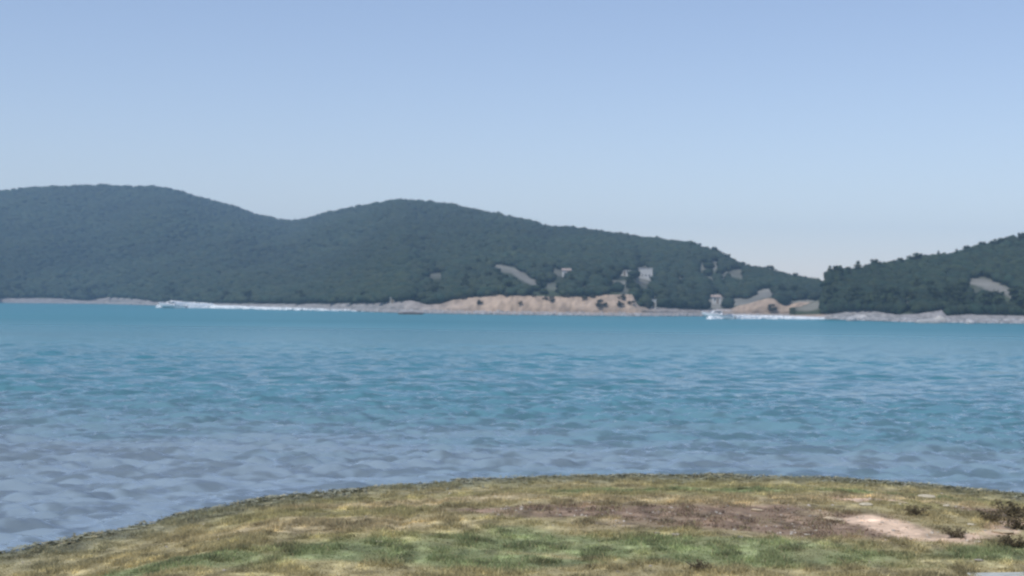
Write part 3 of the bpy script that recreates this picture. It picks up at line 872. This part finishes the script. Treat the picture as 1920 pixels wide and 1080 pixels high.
# ------------------------------------------------------------------ motorboats
def hull_mesh(Lh, Bm, H):
    secs = []
    N = 15
    for i in range(N):
        t = i / (N - 1)                       # 0 stern .. 1 bow
        x = -Lh / 2 + Lh * t
        wd = Bm / 2 * (1 - max(0, (t - .45) / .55) ** 2.2) * (.93 + .07 * min(1, t * 4))
        sheer = H * (.78 + .34 * t ** 1.6); keel = -.35 + (H * .95 + .35) * max(0, (t - .72) / .28) ** 2.2 * .92
        ch = keel + (sheer - keel) * .38
        secs.append([(x, -wd, sheer), (x, -wd * .97, (sheer + ch) / 2 + .05), (x, -wd * .80, ch), (x, 0, keel), (x, wd * .80, ch), (x, wd * .97, (sheer + ch) / 2 + .05), (x, wd, sheer)])
    V = [p for s_ in secs for p in s_]; Fc = []
    for i in range(N - 1):
        for k in range(6):
            a = i * 7 + k; Fc.append((a, a + 1, a + 8, a + 7))
    Fc.append(tuple(range(7)))
    D = [(s_[0], s_[6]) for s_ in secs]
    return V, Fc, D
def boat(P, heading, Lh, label, trim):
    Bm, H = Lh * .31, Lh * .135 + .1
    root = empty('motorboat', P, heading, label, 'motorboat', None)
    root.rotation_euler = (0, -trim, heading)
    V, Fc, D = hull_mesh(Lh, Bm, H)
    me = mesh('hull', V, Fc, M_WHITE, True); h = obj('hull', me, root)
    # rubbing strake
    for s_ in (0, 1):
        pts = [(d[s_][0], d[s_][1] * 1.01, d[s_][2] - .06) for d in D]
        v, f = tubedata(pts, .04, 6); obj('rubbing_strake', mesh('strake', v, f, M_GREYDK), h)
    # deck: closed from 38% forward, cockpit floor aft
    DV = []; DF = []
    for a, b in D[5:]: DV += [(a[0], a[1] * .98, a[2] - .01), (a[0], 0, a[2] + .10), (b[0], b[1] * .98, b[2] - .01)]
    for i in range(len(D[5:]) - 1):
        b = i * 3; DF += [(b, b + 1, b + 4, b + 3), (b + 1, b + 2, b + 5, b + 4)]
    obj('deck', mesh('deck', DV, DF, M_WHITE, True), root)
    part_box('cockpit_floor', (-Lh * .46, -Lh * .12, -Bm * .42, Bm * .42, .2, .26), M_CANVAS, root)
    # cabin, tapered
    x0, x1, z0, z1 = -Lh * .12, Lh * .20, H * .86, H * .86 + Lh * .10
    cv = [(x0, -Bm * .36, z0), (x1 + Lh * .08, -Bm * .24, z0), (x1 + Lh * .08, Bm * .24, z0), (x0, Bm * .36, z0), (x0 + .1, -Bm * .31, z1), (x1 - Lh * .05, -Bm * .22, z1), (x1 - Lh * .05, Bm * .22, z1), (x0 + .1, Bm * .31, z1)]
    o = obj('cabin', mesh('cabin', cv, boxdata(0, 1, 0, 1, 0, 1)[1], M_WHITE), root)
    m = o.modifiers.new('bevel', 'BEVEL'); m.width = .07; m.segments = 3
    # side windows and windscreen set just proud
    for sg in (-1, 1):
        def lerp(a, b, t): return tuple(a[i] + (b[i] - a[i]) * t for i in range(3))
        A, Bq, Cq, Dq = (cv[0], cv[1], cv[5], cv[4]) if sg < 0 else (cv[3], cv[2], cv[6], cv[7])
        q = [lerp(lerp(A, Bq, u), lerp(Dq, Cq, u), w_) for u, w_ in ((.1, .35), (.82, .35), (.78, .85), (.1, .85))]
        q = [(x, y + sg * .03, z) for x, y, z in q]; q2 = [(x, y - sg * .05, z) for x, y, z in q]
        obj('side_window', mesh('side_window', q + q2, [(0, 1, 2, 3), (7, 6, 5, 4), (0, 4, 5, 1), (1, 5, 6, 2), (2, 6, 7, 3), (3, 7, 4, 0)], M_GLASS), root)
    ws = [(x1 + Lh * .065, -Bm * .2, z0 + Lh * .02), (x1 + Lh * .065, Bm * .2, z0 + Lh * .02), (x1 - Lh * .03, Bm * .19, z1 - .02), (x1 - Lh * .03, -Bm * .19, z1 - .02)]
    ws2 = [(x + .05, y, z + .04) for x, y, z in ws]
    obj('windscreen', mesh('windscreen', ws + ws2, [(3, 2, 1, 0), (4, 5, 6, 7), (0, 1, 5, 4), (1, 2, 6, 5), (2, 3, 7, 6), (3, 0, 4, 7)], M_GLASS), root)
    # canopy over cockpit on four posts
    zc = z1 + Lh * .045; n = 7; cvv = []; cff = []
    for i in range(n):
        x = -Lh * .42 + Lh * .46 * i / (n - 1)
        for k in range(5):
            y = Bm * .4 * (k / 2 - 1); cvv.append((x, y, zc - .10 * (k / 2 - 1) ** 2 + .04 * math.sin(i * 1.05)))
    for i in range(n - 1):
        for k in range(4): a = i * 5 + k; cff.append((a, a + 1, a + 6, a + 5))
    o = obj('canopy', mesh('canopy', cvv, cff, M_CANVAS, True), root); m = o.modifiers.new('solid', 'SOLIDIFY'); m.thickness = .07
    for x in (-Lh * .40, 0.0):
        for y in (-1, 1):
            v, f = tubedata([(x, y * Bm * .40, H * .8), (x + .1, y * Bm * .38, zc - .08)], .03, 6); obj('canopy_post', mesh('post', v, f, M_STEEL), root)
    # bow rail
    pts = [(d[0][0], d[0][1] * .9, d[0][2] + .4) for d in D[8:14]] + [(D[14][0][0] * .99, 0, D[14][0][2] + .42)] + [(d[1][0], d[1][1] * .9, d[1][2] + .4) for d in D[8:14][::-1]]
    posts = [tubedata([(p[0], p[1], p[2] - .42), p], .016, 5) for p in pts[::2]]
    v, f = joined([tubedata(pts, .02, 6)] + posts); obj('bow_rail', mesh('bow_rail', v, f, M_STEEL), root)
    # seats
    part_box('seat', (-Lh * .44, -Lh * .38, -Bm * .34, Bm * .34, .26, .75), M_CANVAS, root, .04)
    # outboard engine
    eng = obj('outboard_engine', mesh('engine', *boxdata(-Lh / 2 - .62, -Lh / 2 - .12, -.22, .22, .55, 1.15), M_GREYDK), root)
    m = eng.modifiers.new('bevel', 'BEVEL'); m.width = .1; m.segments = 3
    part_box('engine_leg', (-Lh / 2 - .48, -Lh / 2 - .2, -.09, .09, -.4, .56), M_GREYDK, eng)
    return root

M_FOAM, ntf, bf = material('foam')
nf = ntf.nodes.new('ShaderNodeTexNoise'); nf.inputs['Scale'].default_value = 2.5; nf.inputs['Detail'].default_value = 6
gf = ntf.nodes.new('ShaderNodeNewGeometry'); ntf.links.new(gf.outputs['Position'], nf.inputs['Vector'])
rf = ntf.nodes.new('ShaderNodeValToRGB'); rf.color_ramp.elements[0].position = .3; rf.color_ramp.elements[1].position = .6
rf.color_ramp.elements[0].color = (.62, .70, .73, 1); rf.color_ramp.elements[1].color = (.88, .9, .9, 1)
ntf.links.new(nf.outputs['Fac'], rf.inputs[0]); ntf.links.new(rf.outputs[0], bf.inputs['Base Color']); bf.inputs['Roughness'].default_value = .9
def wake(P0, P1, w0, w1, h0, h1, label, seed, n=2600, tail=0.6):
    """churned foam: thousands of small lumps thrown up along the track behind the boat"""
    rs = np.random.RandomState(seed)
    P0 = np.array(P0[:2]); P1 = np.array(P1[:2]); d = P1 - P0; Ld = np.linalg.norm(d); d /= Ld; q = np.array([-d[1], d[0]])
    t = rs.rand(n) ** 1.25
    wd = w0 + (w1 - w0) * t; hh = (h0 + (h1 - h0) * t)
    s_ = np.clip(rs.randn(n) * .5, -1, 1)
    dens = np.where(t > tail, 1 - (t - tail) / (1 - tail), 1)
    k = rs.rand(n) < dens * (.35 + 1.0 * vnoise(t * Ld / 3, s_ * 2))
    t, wd, hh, s_ = t[k], wd[k], hh[k], s_[k]; n = len(t)
    xy = P0 + d * (t * Ld)[:, None] + q * (s_ * wd)[:, None]
    z = hh * (1 - s_ ** 2) * rs.rand(n) * .75
    r = (.16 + .30 * rs.rand(n)) * (0.5 + .8 * hh / max(h0, .01))
    v, f = ICO1
    VS = v[None] * (1 + .4 * (rs.rand(n, len(v), 1) - .5)) * np.array([1.7, 1.2, .6]) * r[:, None, None] + np.concatenate([xy, z[:, None]], 1)[:, None, :]
    obj('wake', mesh('wake', VS.reshape(-1, 3), (f[None] + (np.arange(n) * len(v))[:, None, None]).reshape(-1, 3), M_FOAM, True), kind='stuff', label=label, cat='wake')

# nearer boat, running left, on the right of the picture
b1 = hit_z(1345., 598.0, 0)
boat((b1[0], b1[1], .15), math.pi + .06, 9.8, 'white motorboat running left with a long bright wake, on the right before the beach', math.radians(4.5))
e1 = hit_z(1575., 598.6, 0)
s1 = hit_z(1366., 598.2, 0)
wake(s1, e1, 1.0, 3.4, 1.5, .6, 'long white foam wake behind the nearer motorboat', 61, 5200, .55)
# farther boat
b2 = hit_z(322., 577.5, 0)
boat((b2[0], b2[1], .1), math.pi + .1, 11.5, 'farther white speedboat throwing up spray, in front of the left-hand beach', math.radians(5))
s2 = hit_z(322., 577.2, 0); e2 = hit_z(400., 577.8, 0)
wake(s2, e2, 3.0, 4.0, 3.8, 2.6, 'bright spray and foam around the farther speedboat', 62, 5600, .8)
wake(hit_z(298., 577.2, 0), hit_z(318., 577.2, 0), 1.0, 1.2, 1.6, 1.2, "spray thrown up at the farther speedboat's bow", 64, 500, .9)
wake(hit_z(1331., 598.4, 0), hit_z(1352., 598.4, 0), .5, .9, .9, .8, "small bow wave of the nearer motorboat", 65, 260, .9)
e3 = hit_z(690., 584.5, 0); e2b = hit_z(395., 577.8, 0)
wake(e2b, e3, 1.5, 2.2, 1.6, .7, 'thin foam trail stretching right behind the farther speedboat', 63, 2600, .4)

# ------------------------------------------------------------------ haze
v, f = boxdata(-3200, 3200, -900, 3200, -6, 190)
m = bpy.data.materials.new('haze_air'); m.use_nodes = True; nt = m.node_tree; nt.nodes.clear()
out = nt.nodes.new('ShaderNodeOutputMaterial'); pv = nt.nodes.new('ShaderNodeVolumePrincipled')
pv.inputs['Color'].default_value = (.53, .76, 1.0, 1); pv.inputs['Density'].default_value = .00031
pv.inputs['Anisotropy'].default_value = 0.0
nt.links.new(pv.outputs[0], out.inputs['Volume'])
obj('haze', mesh('haze', v, f, m), kind='stuff')
